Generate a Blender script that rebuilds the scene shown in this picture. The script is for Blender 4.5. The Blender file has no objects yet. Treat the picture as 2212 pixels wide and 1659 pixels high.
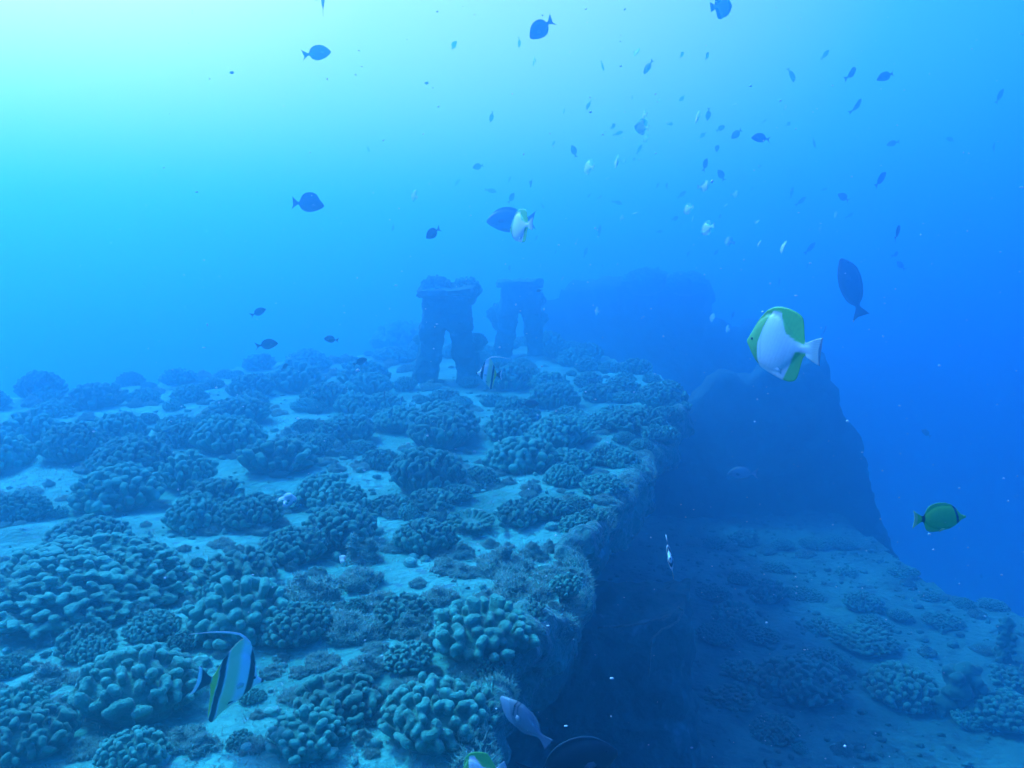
import bpy, bmesh, math, random
import numpy as np
from mathutils import Vector, Euler, noise as mnoise

sc = bpy.context.scene
C = sc.collection
random.seed(11)
rng = np.random.default_rng(11)

# ------------------------------------------------------------------ camera
# The photograph is measured on a 2211 x 1659 raster; F is the focal length in those pixels.
W, H, F = 2211.0, 1659.0, 1735.0
PITCH = math.radians(8.18)
CAM = Vector((0, 0, 1.08))
cam = bpy.data.cameras.new('camera')
cam_o = bpy.data.objects.new('camera', cam)
C.objects.link(cam_o)
sc.camera = cam_o
cam_o.location = CAM
cam_o.rotation_euler = (math.radians(90) - PITCH, 0, 0)
cam.sensor_width = 36
cam.lens = 36 * F / W
cam.clip_start = 0.05
cam.clip_end = 500

# ------------------------------------------------------------------ render
sc.cycles.use_denoising = True
sc.cycles.volume_bounces = 3
sc.cycles.max_bounces = 8
sc.cycles.diffuse_bounces = 3
sc.cycles.sample_clamp_indirect = 6
sc.view_settings.view_transform = 'Standard'
sc.view_settings.look = 'None'
sc.view_settings.exposure = 1.1
sc.view_settings.gamma = 1

# ------------------------------------------------------------------ world: daylight after it came down through the water
SUN = Vector((-.55, .45, .9)).normalized()
w = bpy.data.worlds.new('World')
sc.world = w
w.use_nodes = True
nt = w.node_tree
N, L = nt.nodes, nt.links
bg = N['Background']
tc = N.new('ShaderNodeTexCoord')
dot = N.new('ShaderNodeVectorMath'); dot.operation = 'DOT_PRODUCT'
dot.inputs[1].default_value = Vector((-.64, .60, .50)).normalized()
L.new(tc.outputs['Generated'], dot.inputs[0])
mr = N.new('ShaderNodeMapRange')
mr.inputs['From Min'].default_value = -1
mr.inputs['From Max'].default_value = 1
L.new(dot.outputs['Value'], mr.inputs['Value'])
cr = N.new('ShaderNodeValToRGB')
L.new(mr.outputs[0], cr.inputs[0])
el = cr.color_ramp.elements
el[0].position = 0; el[0].color = (0, .01, .08, 1)
el[1].position = 1; el[1].color = (1.9, 1.0, 1.4, 1)
for p, c in ((.45, (0, .075, .62)), (.60, (.014, .235, 1.12)), (.70, (.09, .36, 1.25)), (.80, (.48, .56, 1.3)), (.90, (.85, .72, 1.3))):
    e = el.new(p); e.color = (*c, 1)
L.new(cr.outputs[0], bg.inputs[0])
bg.inputs[1].default_value = .74
sky = N.new('ShaderNodeTexSky')
sky.sky_type = 'NISHITA'
sky.sun_disc = False
sky.sun_elevation = math.asin(SUN.z)
sky.sun_rotation = math.atan2(SUN.x, SUN.y)
filt = N.new('ShaderNodeMixRGB'); filt.blend_type = 'MULTIPLY'; filt.inputs[0].default_value = 1
filt.inputs[2].default_value = (.05, .6, 1, 1)
L.new(sky.outputs[0], filt.inputs[1])
bg2 = N.new('ShaderNodeBackground'); bg2.inputs[1].default_value = .05
L.new(filt.outputs[0], bg2.inputs[0])
add = N.new('ShaderNodeAddShader')
L.new(bg.outputs[0], add.inputs[0]); L.new(bg2.outputs[0], add.inputs[1])
L.new(add.outputs[0], N['World Output'].inputs['Surface'])

# ------------------------------------------------------------------ sun, filtered to cyan by the water above
s = bpy.data.lights.new('sun', 'SUN')
sun_o = bpy.data.objects.new('sun', s)
C.objects.link(sun_o)
s.energy = 5
s.angle = math.radians(9)
s.color = (.10, .62, 1)
sun_o.rotation_euler = SUN.to_track_quat('Z', 'Y').to_euler()

# ------------------------------------------------------------------ water as one closed volume
def make_haze():
    x0, x1, y0, y1, z0, z1 = -45, 45, -10, 72, -11, 4.7
    v = [(x, y, z) for x in (x0, x1) for y in (y0, y1) for z in (z0, z1)]
    me = bpy.data.meshes.new('haze')
    me.from_pydata(v, [], [(0, 1, 3, 2), (4, 6, 7, 5), (0, 4, 5, 1), (2, 3, 7, 6), (0, 2, 6, 4), (1, 5, 7, 3)])
    o = bpy.data.objects.new('haze', me)
    C.objects.link(o)
    m = bpy.data.materials.new('water_volume')
    m.use_nodes = True
    t = m.node_tree
    t.nodes.remove(t.nodes['Principled BSDF'])
    pv = t.nodes.new('ShaderNodeVolumePrincipled')
    t.links.new(pv.outputs[0], t.nodes['Material Output'].inputs['Volume'])
    pv.inputs['Color'].default_value = (.165, .70, 1, 1)
    pv.inputs['Density'].default_value = .13
    pv.inputs['Anisotropy'].default_value = .84
    pv.inputs['Absorption Color'].default_value = (0, 0, 0, 1)
    me.materials.append(m)
    o['kind'] = 'stuff'
make_haze()

# ------------------------------------------------------------------ pixel <-> point
FWD = Vector((0, math.cos(PITCH), -math.sin(PITCH)))
UP = Vector((0, math.sin(PITCH), math.cos(PITCH)))
RT = Vector((1, 0, 0))
def ray(px, py):
    return FWD + RT * ((px - W / 2) / F) + UP * ((H / 2 - py) / F)
def at(px, py, d):
    return CAM + ray(px, py) * d
def on(px, py, z=0.0):
    r = ray(px, py)
    return CAM + r * ((z - CAM.z) / r.z)
def proj(p):
    q = Vector(p) - CAM
    d = q.dot(FWD)
    return W / 2 + F * q.dot(RT) / d, H / 2 - F * q.dot(UP) / d, d

# ------------------------------------------------------------------ materials
def mat(name, c1, c2, scale=6.0, rough=.9, bump=.0, bscale=40.0, bdist=.02, sheen=0.0, detail=6, spec=.2, c3=None, sscale=60, sfac=.6):
    m = bpy.data.materials.new(name)
    m.use_nodes = True
    t = m.node_tree
    n, l = t.nodes, t.links
    b = n['Principled BSDF']
    b.inputs['Roughness'].default_value = rough
    b.inputs['Specular IOR Level'].default_value = spec
    co = n.new('ShaderNodeTexCoord')
    ns = n.new('ShaderNodeTexNoise')
    ns.inputs['Scale'].default_value = scale
    ns.inputs['Detail'].default_value = detail
    ns.inputs['Roughness'].default_value = .62
    l.new(co.outputs['Object'], ns.inputs['Vector'])
    r = n.new('ShaderNodeValToRGB')
    r.color_ramp.elements[0].position = .34
    r.color_ramp.elements[1].position = .68
    r.color_ramp.elements[0].color = (*c1, 1)
    r.color_ramp.elements[1].color = (*c2, 1)
    l.new(ns.outputs['Fac'], r.inputs[0])
    col = r.outputs[0]
    if c3:
        n2 = n.new('ShaderNodeTexNoise')
        n2.inputs['Scale'].default_value = sscale
        n2.inputs['Detail'].default_value = 3
        l.new(co.outputs['Object'], n2.inputs['Vector'])
        r2 = n.new('ShaderNodeValToRGB')
        r2.color_ramp.elements[0].position = sfac
        r2.color_ramp.elements[1].position = sfac + .08
        l.new(n2.outputs['Fac'], r2.inputs[0])
        mx = n.new('ShaderNodeMixRGB')
        mx.inputs[2].default_value = (*c3, 1)
        l.new(r2.outputs[0], mx.inputs[0]); l.new(col, mx.inputs[1])
        col = mx.outputs[0]
    l.new(col, b.inputs['Base Color'])
    if sheen:
        b.inputs['Sheen Weight'].default_value = sheen
        b.inputs['Sheen Roughness'].default_value = .35
        b.inputs['Sheen Tint'].default_value = (.8, .95, 1, 1)
    if bump:
        n3 = n.new('ShaderNodeTexNoise')
        n3.inputs['Scale'].default_value = bscale
        n3.inputs['Detail'].default_value = 5
        l.new(co.outputs['Object'], n3.inputs['Vector'])
        bp = n.new('ShaderNodeBump')
        bp.inputs['Strength'].default_value = bump
        bp.inputs['Distance'].default_value = bdist
        l.new(n3.outputs['Fac'], bp.inputs['Height'])
        l.new(bp.outputs[0], b.inputs['Normal'])
    return m

M = {
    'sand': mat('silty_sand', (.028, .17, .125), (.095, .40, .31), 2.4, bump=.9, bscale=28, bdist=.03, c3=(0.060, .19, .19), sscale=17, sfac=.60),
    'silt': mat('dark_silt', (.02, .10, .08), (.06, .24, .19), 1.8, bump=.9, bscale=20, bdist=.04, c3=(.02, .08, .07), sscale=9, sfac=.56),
    'seabed': mat('seabed_sand', (.20, .30, .30), (.30, .40, .40), .5),
    'coral': mat('coral_skin', (0.02, .10, .065), (0.042, .175, .115), 2.2, bump=.5, bscale=38, bdist=.02, sheen=.3),
    'coral2': mat('coral_skin_pale', (0.03, .155, .095), (0.06, .26, .17), 2.6, bump=.5, bscale=36, bdist=.02, sheen=.3),
    'rock': mat('algae_rock', (0.040, .20, .14), (0.110, .42, .31), 3.5, bump=1.0, bscale=20, bdist=.05, sheen=.3, c3=(0.150, .40, .38), sscale=9, sfac=.63),
    'turf': mat('turf_algae', (0.065, .30, .21), (0.120, .43, .32), 3.0, sheen=.3),
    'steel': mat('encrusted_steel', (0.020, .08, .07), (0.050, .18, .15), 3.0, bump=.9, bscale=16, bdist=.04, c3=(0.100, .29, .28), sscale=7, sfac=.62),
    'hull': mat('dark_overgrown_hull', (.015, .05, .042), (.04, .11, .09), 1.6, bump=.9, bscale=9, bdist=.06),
    'rim': mat('rim_growth', (.025, .11, .085), (.085, .27, .20), 4.0, bump=1.0, bscale=22, bdist=.05, sheen=.3),
    'pale': mat('bleached_skeleton', (.5, .55, .55), (.72, .75, .75), 6, bump=.4, bscale=30),
    'rope': mat('old_rope', (.06, .16, .13), (.14, .26, .22), 30, bump=.5, bscale=80),
    'snow': mat('plankton', (.6, .65, .65), (.8, .8, .8), 5),
}
tt = M['turf'].node_tree
tb = tt.nodes['Principled BSDF']
tl = tt.nodes.new('ShaderNodeBsdfTranslucent'); tl.inputs[0].default_value = (.30, .46, .40, 1)
tm = tt.nodes.new('ShaderNodeMixShader'); tm.inputs[0].default_value = .45
tt.links.new(tb.outputs[0], tm.inputs[1]); tt.links.new(tl.outputs[0], tm.inputs[2])
tt.links.new(tm.outputs[0], tt.nodes['Material Output'].inputs['Surface'])
def fish_mat():
    m = bpy.data.materials.new('fish_skin')
    m.use_nodes = True
    t = m.node_tree
    n, l = t.nodes, t.links
    b = n['Principled BSDF']
    a = n.new('ShaderNodeAttribute'); a.attribute_name = 'Col'
    co = n.new('ShaderNodeTexCoord')
    ns = n.new('ShaderNodeTexNoise'); ns.inputs['Scale'].default_value = 160; ns.inputs['Detail'].default_value = 2
    l.new(co.outputs['Object'], ns.inputs['Vector'])
    mp = n.new('ShaderNodeMapRange'); mp.inputs['To Min'].default_value = .82; mp.inputs['To Max'].default_value = 1.1
    l.new(ns.outputs['Fac'], mp.inputs['Value'])
    mx = n.new('ShaderNodeMixRGB'); mx.blend_type = 'MULTIPLY'; mx.inputs[0].default_value = 1
    l.new(a.outputs['Color'], mx.inputs[1]); l.new(mp.outputs[0], mx.inputs[2])
    l.new(mx.outputs[0], b.inputs['Base Color'])
    b.inputs['Roughness'].default_value = .45
    b.inputs['Specular IOR Level'].default_value = .35
    b.inputs['Subsurface Weight'].default_value = .0
    return m
M['fish'] = fish_mat()

# ------------------------------------------------------------------ object helpers
def tag(o, label=None, cat=None, group=None, kind=None):
    if label: o['label'] = label
    if cat: o['category'] = cat
    if group: o['group'] = group
    if kind: o['kind'] = kind
    return o
def mesh_from(name, v, f, m, smooth=True):
    me = bpy.data.meshes.new(name)
    me.from_pydata([tuple(map(float, p)) for p in v], [], [tuple(map(int, q)) for q in f])
    me.materials.append(m)
    if smooth:
        me.polygons.foreach_set('use_smooth', [True] * len(me.polygons))
    me.update()
    return me
def link(name, me, parent=None, loc=None):
    o = bpy.data.objects.new(name, me)
    C.objects.link(o)
    if parent is not None: o.parent = parent
    if loc is not None: o.location = loc
    return o
def empty(name, loc=(0, 0, 0), rz=0.0):
    o = bpy.data.objects.new(name, None)
    C.objects.link(o)
    o.location = loc
    o.rotation_euler = (0, 0, rz)
    o.empty_display_size = .1
    return o
def ico(sub):
    bm = bmesh.new()
    bmesh.ops.create_icosphere(bm, subdivisions=sub, radius=1)
    bm.verts.ensure_lookup_table()
    v = np.array([x.co[:] for x in bm.verts])
    f = np.array([[x.index for x in q.verts] for q in bm.faces])
    bm.free()
    return v, f
ICO1, ICO2, ICO3, ICO5 = ico(1), ico(2), ico(3), ico(5)
class Build:
    def __init__(s): s.v, s.f, s.n = [], [], 0
    def add(s, v, f):
        s.v.append(np.asarray(v, float)); s.f.extend((np.asarray(q) + s.n) for q in f); s.n += len(v)
    def ball(s, c, r, sub=ICO1):
        s.add(sub[0] * np.asarray(r) + np.asarray(c), sub[1])
    def prism(s, pts, z0, z1):
        n = len(pts)
        s.add([(x, y, z0) for x, y in pts] + [(x, y, z1) for x, y in pts],
              [list(range(n))[::-1], list(range(n, 2 * n))] + [[i, (i + 1) % n, n + (i + 1) % n, n + i] for i in range(n)])
    def loft(s, a, b):
        n = len(a)
        s.add(list(map(tuple, a)) + list(map(tuple, b)),
              [list(range(n)), list(range(n, 2 * n))[::-1]] + [[i, n + i, n + (i + 1) % n, (i + 1) % n] for i in range(n)])
    def tube(s, pts, rad, k=8):
        pts = [Vector(p) for p in pts]
        rad = rad if hasattr(rad, '__len__') else [rad] * len(pts)
        v, f = [], []
        for i, p in enumerate(pts):
            t = (pts[min(i + 1, len(pts) - 1)] - pts[max(i - 1, 0)]).normalized()
            a = t.cross(Vector((0, .13, 1))).normalized(); b = t.cross(a)
            for j in range(k):
                an = 2 * math.pi * j / k
                v.append(p + (a * math.cos(an) + b * math.sin(an)) * rad[i])
        for i in range(len(pts) - 1):
            for j in range(k):
                f.append([i * k + j, i * k + (j + 1) % k, (i + 1) * k + (j + 1) % k, (i + 1) * k + j])
        f.append(list(range(k))[::-1]); f.append([(len(pts) - 1) * k + j for j in range(k)])
        s.add(v, f)
    def verts(s): return np.concatenate(s.v)
    def mesh(s, name, m, smooth=True): return mesh_from(name, s.verts(), s.f, m, smooth)
def fix_normals(me):
    bm = bmesh.new(); bm.from_mesh(me)
    bmesh.ops.recalc_face_normals(bm, faces=bm.faces)
    bm.to_mesh(me); bm.free()
def fbm(p, sc_, octv=4):
    return mnoise.fractal(Vector(p) * sc_, .9, 2.1, octv)
def remesh(me, voxel, smooth=2, amp=0.0, nscale=4.0, name=None, amp2=0.0, nscale2=14.0):
    """fuse overlapping shapes into one skin, then roughen it"""
    fix_normals(me)
    o = bpy.data.objects.new('tmp', me)
    C.objects.link(o)
    md = o.modifiers.new('r', 'REMESH'); md.mode = 'VOXEL'; md.voxel_size = voxel
    if smooth:
        sm = o.modifiers.new('s', 'SMOOTH'); sm.factor = .5; sm.iterations = smooth
    dg = bpy.context.evaluated_depsgraph_get()
    out = bpy.data.meshes.new_from_object(o.evaluated_get(dg))
    bpy.data.objects.remove(o)
    mats = list(me.materials)
    nm = me.name
    bpy.data.meshes.remove(me)
    out.name = name or nm
    out.materials.clear()
    for q in mats: out.materials.append(q)
    if amp or amp2:
        n = len(out.vertices)
        co = np.empty(n * 3); out.vertices.foreach_get('co', co); co = co.reshape(-1, 3)
        no = np.empty(n * 3); out.vertices.foreach_get('normal', no); no = no.reshape(-1, 3)
        d = np.zeros(n)
        for i in range(n):
            p = co[i]
            if amp: d[i] += amp * fbm(p, nscale, 4)
            if amp2: d[i] += amp2 * mnoise.noise(Vector(p) * nscale2)
        co = co + no * d[:, None]
        out.vertices.foreach_set('co', co.ravel())
    out.polygons.foreach_set('use_smooth', [True] * len(out.polygons))
    out.update()
    return out
def copy_tree(o, parent=None):
    c = o.copy(); C.objects.link(c); c.parent = parent
    for ch in list(o.children): copy_tree(ch, c)
    return c

# ------------------------------------------------------------------ deck outlines
SHIP = Vector((math.sin(math.radians(17.4)), math.cos(math.radians(17.4)), 0))    # the way the wreck runs
EDGE_PX = [(985, 1700), (1030, 1580), (1048, 1470), (1115, 1400), (1190, 1330), (1238, 1270), (1250, 1195), (1300, 1110), (1360, 1045), (1410, 965), (1450, 910), (1484, 880)]
EDGE = []
for i in range(len(EDGE_PX) - 1):
    a_, b_ = on(*EDGE_PX[i]), on(*EDGE_PX[i + 1])
    for k in range(3):
        p = a_.lerp(b_, k / 3)
        EDGE.append(p + Vector((.10 * mnoise.noise(Vector((p.x * 6, p.y * 6, 2))), .08 * mnoise.noise(Vector((p.x * 6, p.y * 6, 9))), 0)))
EDGE.append(on(*EDGE_PX[-1]))
FAR = [on(x, y) for x, y in ((1425, 815), (1330, 775), (1230, 750), (1140, 740), (1000, 742), (830, 765), (680, 775), (520, 792), (260, 835), (0, 868), (-300, 905))]
DECK = [(-.55, -2.5), (-.22, .9)] + [(p.x, p.y) for p in EDGE] + [(p.x, p.y) for p in FAR] + [(-7, 3.5), (-7, -2.5)]
LZ = -1.92
LOW_PX = [(1900, 1172), (1932, 1200), (2000, 1252), (2095, 1297), (2200, 1338), (2330, 1395)]
LOW = [(-.6, -2.5), (4.6, -2.5), (4.6, 4.2)] + [(p.x, p.y) for p in [on(x, y, LZ) for x, y in LOW_PX][::-1]] + [(3.9, 11), (-.5, 11)]
def inside(x, y, poly):
    r = False
    n = len(poly)
    for i in range(n):
        x1, y1 = poly[i]; x2, y2 = poly[(i + 1) % n]
        if (y1 > y) != (y2 > y) and x < (x2 - x1) * (y - y1) / (y2 - y1) + x1: r = not r
    return r
def deck_z(x, y):
    return .05 * fbm((x, y, 0), .7, 3) + .022 * fbm((x, y, 3), 4, 4)
def low_z(x, y):
    return LZ + .09 * fbm((x, y, 9), .55, 3) + .02 * fbm((x, y, 3), 4, 3)
def sheet(name, poly, step, zf, m):
    xs = np.array(poly)
    x0, y0 = xs.min(0); x1, y1 = xs.max(0)
    nx, ny = int((x1 - x0) / step) + 1, int((y1 - y0) / step) + 1
    idx, v, f = {}, [], []
    def vid(i, j):
        k = (i, j)
        if k not in idx:
            x, y = x0 + i * step, y0 + j * step
            idx[k] = len(v); v.append((x, y, zf(x, y)))
        return idx[k]
    for i in range(nx):
        for j in range(ny):
            if inside(x0 + (i + .5) * step, y0 + (j + .5) * step, poly):
                f.append((vid(i, j), vid(i + 1, j), vid(i + 1, j + 1), vid(i, j + 1)))
    return tag(link(name, mesh_from(name, v, f, m)), kind='structure')
sheet('sand', DECK, .05, deck_z, M['sand'])
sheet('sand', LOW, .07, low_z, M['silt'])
g = Build()
n = 40
gv = [(-44 + 88 * i / n, -9 + 80 * j / n, -9.6 + .5 * fbm((i * .3, j * .3, 1), 1)) for i in range(n + 1) for j in range(n + 1)]
gf = [(i * (n + 1) + j, (i + 1) * (n + 1) + j, (i + 1) * (n + 1) + j + 1, i * (n + 1) + j + 1) for i in range(n) for j in range(n)]
tag(link('seabed', mesh_from('seabed', gv, gf, M['seabed'])), kind='structure')

# ------------------------------------------------------------------ the wreck
wreck = tag(empty('shipwreck', (0, 3, LZ)), 'coral covered steel shipwreck with a broad sandy deck and dark broken side', 'shipwreck')
WO = Vector((0, 3, LZ))
def part(name, b, voxel, amp, nscale, m=M['steel'], smooth=1, amp2=0.0, nscale2=14):
    me = remesh(b.mesh(name, m), voxel, smooth, amp, nscale, amp2=amp2, nscale2=nscale2)
    o = link(name, me, wreck)
    o.location = -WO
    return o
# deck plate that overhangs, the recessed hull wall under it
b = Build(); b.prism(DECK, -.27, -.09); part('deck_plate', b, .055, .05, 2.2)
shift = Vector((-1.0, .25, 0))
inner = [(-1.6, -2.3)] + [(p.x + shift.x, p.y + shift.y) for p in EDGE[:-6]] + [(.35, 6.6), (.2, 9.5), (.2, 10.6), (-1.5, 9), (-3, 8), (-6.5, 4), (-6.5, -2.3)]
b = Build(); b.prism(inner, LZ - .3, -.3); part('hull_wall', b, .12, .08, 1.2)
# encrusted gunwale along the edge
b = Build()
pts = [Vector((-.30, .3, 0))] + [Vector((p.x, p.y, 0)) for p in EDGE]
fine = []
for i in range(len(pts) - 1):
    for k in range(3):
        fine.append(pts[i].lerp(pts[i + 1], k / 8))
fine.append(pts[-1])
fine = [p - Vector((0, 0, max(0, .30 - .05 * i))) for i, p in enumerate(fine)]
fine = [p + Vector((.02 * fbm(p, 3), .02 * fbm(p + Vector((5, 0, 0)), 3), -.02 + .05 * fbm(p + Vector((0, 0, 7)), 1.6))) for p in fine]
b.tube(fine, [.022 + .055 * max(0, fbm(p, 2.4) + .15) for p in fine], 10)
# hanging skirt plate below the rail
for i in range(len(fine) - 1):
    a, c = fine[i], fine[i + 1]
    d = Vector((0, 0, -.19 - .14 * fbm(a, 1.3)))
    nrm = (c - a).cross(Vector((0, 0, 1))).normalized() * .035
    c2 = a.lerp(c, 1.25)
    b.loft([a - nrm, c2 - nrm, c2 + nrm, a + nrm], [a - nrm * 1.5 + d, c2 - nrm * 1.5 + d, c2 + nrm * .4 + d, a + nrm * .4 + d])
part('gunwale', b, .018, .05, 5.5, M['rim'], 1, .022, 20)
# second deck's side under the lower sand
b = Build(); b.prism(LOW, -9.3, LZ - .12); part('lower_hull', b, .25, .1, .8)
# dark ledge block under the overhang
def px_prism(px, d, back, dz=0.0):
    a = [at(x, y, d) for x, y in px]
    return [tuple(p) for p in a], [tuple(p + SHIP * back + Vector((0, 0, dz))) for p in a]
b = Build()
b.loft(*px_prism([(880, 1352), (1190, 1345), (1330, 1352), (1430, 1338), (1474, 1322), (1482, 1400), (1474, 1500), (1486, 1600), (1482, 1880), (880, 1880)], 4.2, .55))
part('ledge', b, .03, .05, 4.5, M['steel'], 1, .03, 13)
# bulkhead and hull beyond the well
b = Build()
b.loft(*px_prism([(1380, 1185), (1935, 1215), (1905, 1130), (1868, 1040), (1838, 950), (1806, 868), (1786, 800), (1768, 776), (1730, 784), (1690, 806), (1652, 792), (1610, 826), (1560, 818), (1510, 858), (1440, 880), (1380, 900)], 9.8, .6))
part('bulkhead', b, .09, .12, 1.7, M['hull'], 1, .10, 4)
b = Build()
b.loft(*px_prism([(1170, 830), (1165, 690), (1168, 655), (1200, 640), (1214, 616), (1290, 612), (1340, 606), (1400, 598), (1450, 606), (1512, 608), (1526, 650), (1514, 665), (1518, 830)], 14.5, 2.2))
b.loft(*px_prism([(1440, 850), (1440, 694), (1565, 696), (1580, 724), (1606, 718), (1622, 692), (1644, 718), (1690, 738), (1740, 764), (1748, 850)], 15.2, .9))
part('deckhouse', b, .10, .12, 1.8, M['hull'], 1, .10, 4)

# ------------------------------------------------------------------ bollards (riding bitts)
def bollard(px, py, d, k, label, gap):
    base = on(px, py); base = CAM + (base - CAM) * (d / proj(base)[2]); base.z = 0
    t = tag(empty('mooring_bollard', base), label, 'bollard', 'bollards on the deck')
    def P(*a): return [(x * k, y * k, z * k) for x, y, z in a]
    def prof(q, y0, y1):
        bb = Build(); bb.loft(P(*[(x, y0, z) for x, z in q]), P(*[(x, y1, z) for x, z in q])); return bb
    def put(nm, bb, amp=.028):
        me = remesh(bb.mesh(nm, M['steel']), .02 * k, 1, amp * k, 5 / k, amp2=.014 * k, nscale2=20)
        return link(nm, me, t)
    put('post', prof([(-.235, .47), (-.20, .80), (.20, .80), (.235, .47), (.06, .45), (.0, .52), (-.05, .45)], -.16, .2))
    put('leg', prof([(-.30, -.05), (-.235, .49), (-.03, .49), (-.10, -.05)], -.15, .0))
    put('leg', prof([(.30, -.05), (.235, .49), (.03, .49), (.10, -.05)], -.15, .0))
    put('cap', prof([(-.27, .79), (-.27, .86), (.25, .87), (.25, .79)], -.2, .22), .035)
    if gap:
        put('brace', prof([(-.335, -.05), (-.27, .42), (-.22, .42), (-.27, -.05)], .02, .17), .03)
        put('brace', prof([(.335, -.05), (.27, .42), (.22, .42), (.26, -.05)], .02, .17), .03)
    return t
bollard(967, 826, 7.8, 1.03, 'tall coral topped steel bollard with splayed legs, in front of its hazy twin', 1)
bollard(1122, 790, 10.2, 1.08, 'hazy ragged steel bollard standing behind the tall clear one', 0)

# ------------------------------------------------------------------ coral heads
def coral_mesh(name, seed, steps, spacing, rad, voxel, squash, m, under=88, hvar=.045):
    r = np.random.default_rng(seed)
    b = Build()
    lift = .30
    b.ball((0, 0, lift), (.82, .82, .80 * squash), ICO3)
    b.ball((0, 0, 0), (.70, .70, .42), ICO3)
    occ = np.zeros((0, 3)); own = np.zeros(0, int)
    cosmax = math.cos(math.radians(under))
    gid = 0
    for _ in range(4200):
        z = r.uniform(cosmax, 1); a = r.uniform(0, 2 * math.pi)
        p = np.array([math.sqrt(max(0, 1 - z * z)) * math.cos(a), math.sqrt(max(0, 1 - z * z)) * math.sin(a), z])
        if len(occ) and np.min(np.linalg.norm(occ - p, axis=1)) < spacing: continue
        path = [p]
        k = int(r.integers(steps[0], steps[1] + 1))
        t = np.cross(p, r.normal(size=3)); t /= np.linalg.norm(t)
        turn = r.normal(0, .35)
        for _s in range(k):
            q = path[-1] + t * spacing * .33; q /= np.linalg.norm(q)
            if q[2] < cosmax: break
            if len(occ) and np.min(np.linalg.norm(occ - q, axis=1)) < spacing * .93: break
            path.append(q)
            turn = .6 * turn + r.normal(0, .4)
            sd = np.cross(q, t)
            t = t * math.cos(turn) + sd * math.sin(turn)
            t -= q * np.dot(t, q); t /= np.linalg.norm(t)
        occ = np.vstack([occ, path])
        h = 1 + r.normal(0, hvar); rr = rad * r.uniform(.85, 1.15)
        for q in path:
            hh = h + r.normal(0, .02)
            top = np.array((q[0] * hh, q[1] * hh, q[2] * squash * hh + lift))
            ax = top - np.array((0, 0, -.55)); ax /= np.linalg.norm(ax)
            for fr, kr in ((0, 1.0), (.085, .96), (.17, .9), (.26, .86), (.35, .84)):
                c = top - ax * fr
                b.ball(c, rr * kr)
    me = remesh(b.mesh(name, m), voxel, 3, .02, 3.0, amp2=.012, nscale2=24)
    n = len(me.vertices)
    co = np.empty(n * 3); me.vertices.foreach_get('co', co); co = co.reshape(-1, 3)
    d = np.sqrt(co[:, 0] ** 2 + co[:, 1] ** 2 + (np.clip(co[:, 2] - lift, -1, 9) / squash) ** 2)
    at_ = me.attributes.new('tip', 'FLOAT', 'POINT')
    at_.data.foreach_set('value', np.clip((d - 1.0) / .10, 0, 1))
    return me
for nm, tipc in (('coral', (.06, .34, .22)), ('coral2', (.08, .43, .29))):  # paler knob tips: natural growth tone plus lit-tip contrast painted into the colour
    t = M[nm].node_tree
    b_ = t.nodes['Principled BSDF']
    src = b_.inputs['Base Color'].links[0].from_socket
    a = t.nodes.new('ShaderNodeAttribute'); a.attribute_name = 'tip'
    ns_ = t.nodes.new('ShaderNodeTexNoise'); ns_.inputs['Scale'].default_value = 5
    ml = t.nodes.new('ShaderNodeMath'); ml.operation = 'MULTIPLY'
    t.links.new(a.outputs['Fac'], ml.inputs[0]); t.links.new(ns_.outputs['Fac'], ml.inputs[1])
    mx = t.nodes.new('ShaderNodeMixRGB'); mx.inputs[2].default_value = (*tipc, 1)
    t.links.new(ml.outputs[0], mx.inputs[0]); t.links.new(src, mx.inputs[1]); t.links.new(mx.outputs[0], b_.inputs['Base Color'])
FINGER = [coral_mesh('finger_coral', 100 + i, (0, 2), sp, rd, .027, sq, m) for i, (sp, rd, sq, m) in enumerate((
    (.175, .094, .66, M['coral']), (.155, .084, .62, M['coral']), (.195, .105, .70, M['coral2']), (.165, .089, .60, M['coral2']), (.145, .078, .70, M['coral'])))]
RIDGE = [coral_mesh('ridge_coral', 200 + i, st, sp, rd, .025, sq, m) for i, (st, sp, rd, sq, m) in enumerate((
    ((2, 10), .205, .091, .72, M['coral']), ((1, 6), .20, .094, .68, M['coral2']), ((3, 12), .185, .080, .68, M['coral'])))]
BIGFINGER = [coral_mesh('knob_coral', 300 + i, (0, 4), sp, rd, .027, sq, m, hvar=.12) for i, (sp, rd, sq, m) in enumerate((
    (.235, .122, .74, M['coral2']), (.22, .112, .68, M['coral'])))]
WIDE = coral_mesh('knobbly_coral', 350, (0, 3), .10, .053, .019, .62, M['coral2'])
def cup_mesh():
    r = np.random.default_rng(5)
    b = Build()
    b.ball((0, 0, .1), (.7, .6, .4), ICO2)
    for row, (rr, zz, k) in enumerate(((.98, .55, 19), (.72, .62, 13))):
        for i in range(k):
            a = 2 * math.pi * i / k + r.normal(0, .05)
            for fr in np.linspace(.35, 1, 7):
                b.ball((math.cos(a) * rr * fr, math.sin(a) * rr * .85 * fr, zz * fr ** .8 + r.normal(0, .015)), .09 + .02 * fr)
    return remesh(b.mesh('cup_coral', M['coral2']), .03, 2, .02, 3, amp2=.008, nscale2=26)
CUP = cup_mesh()

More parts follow.
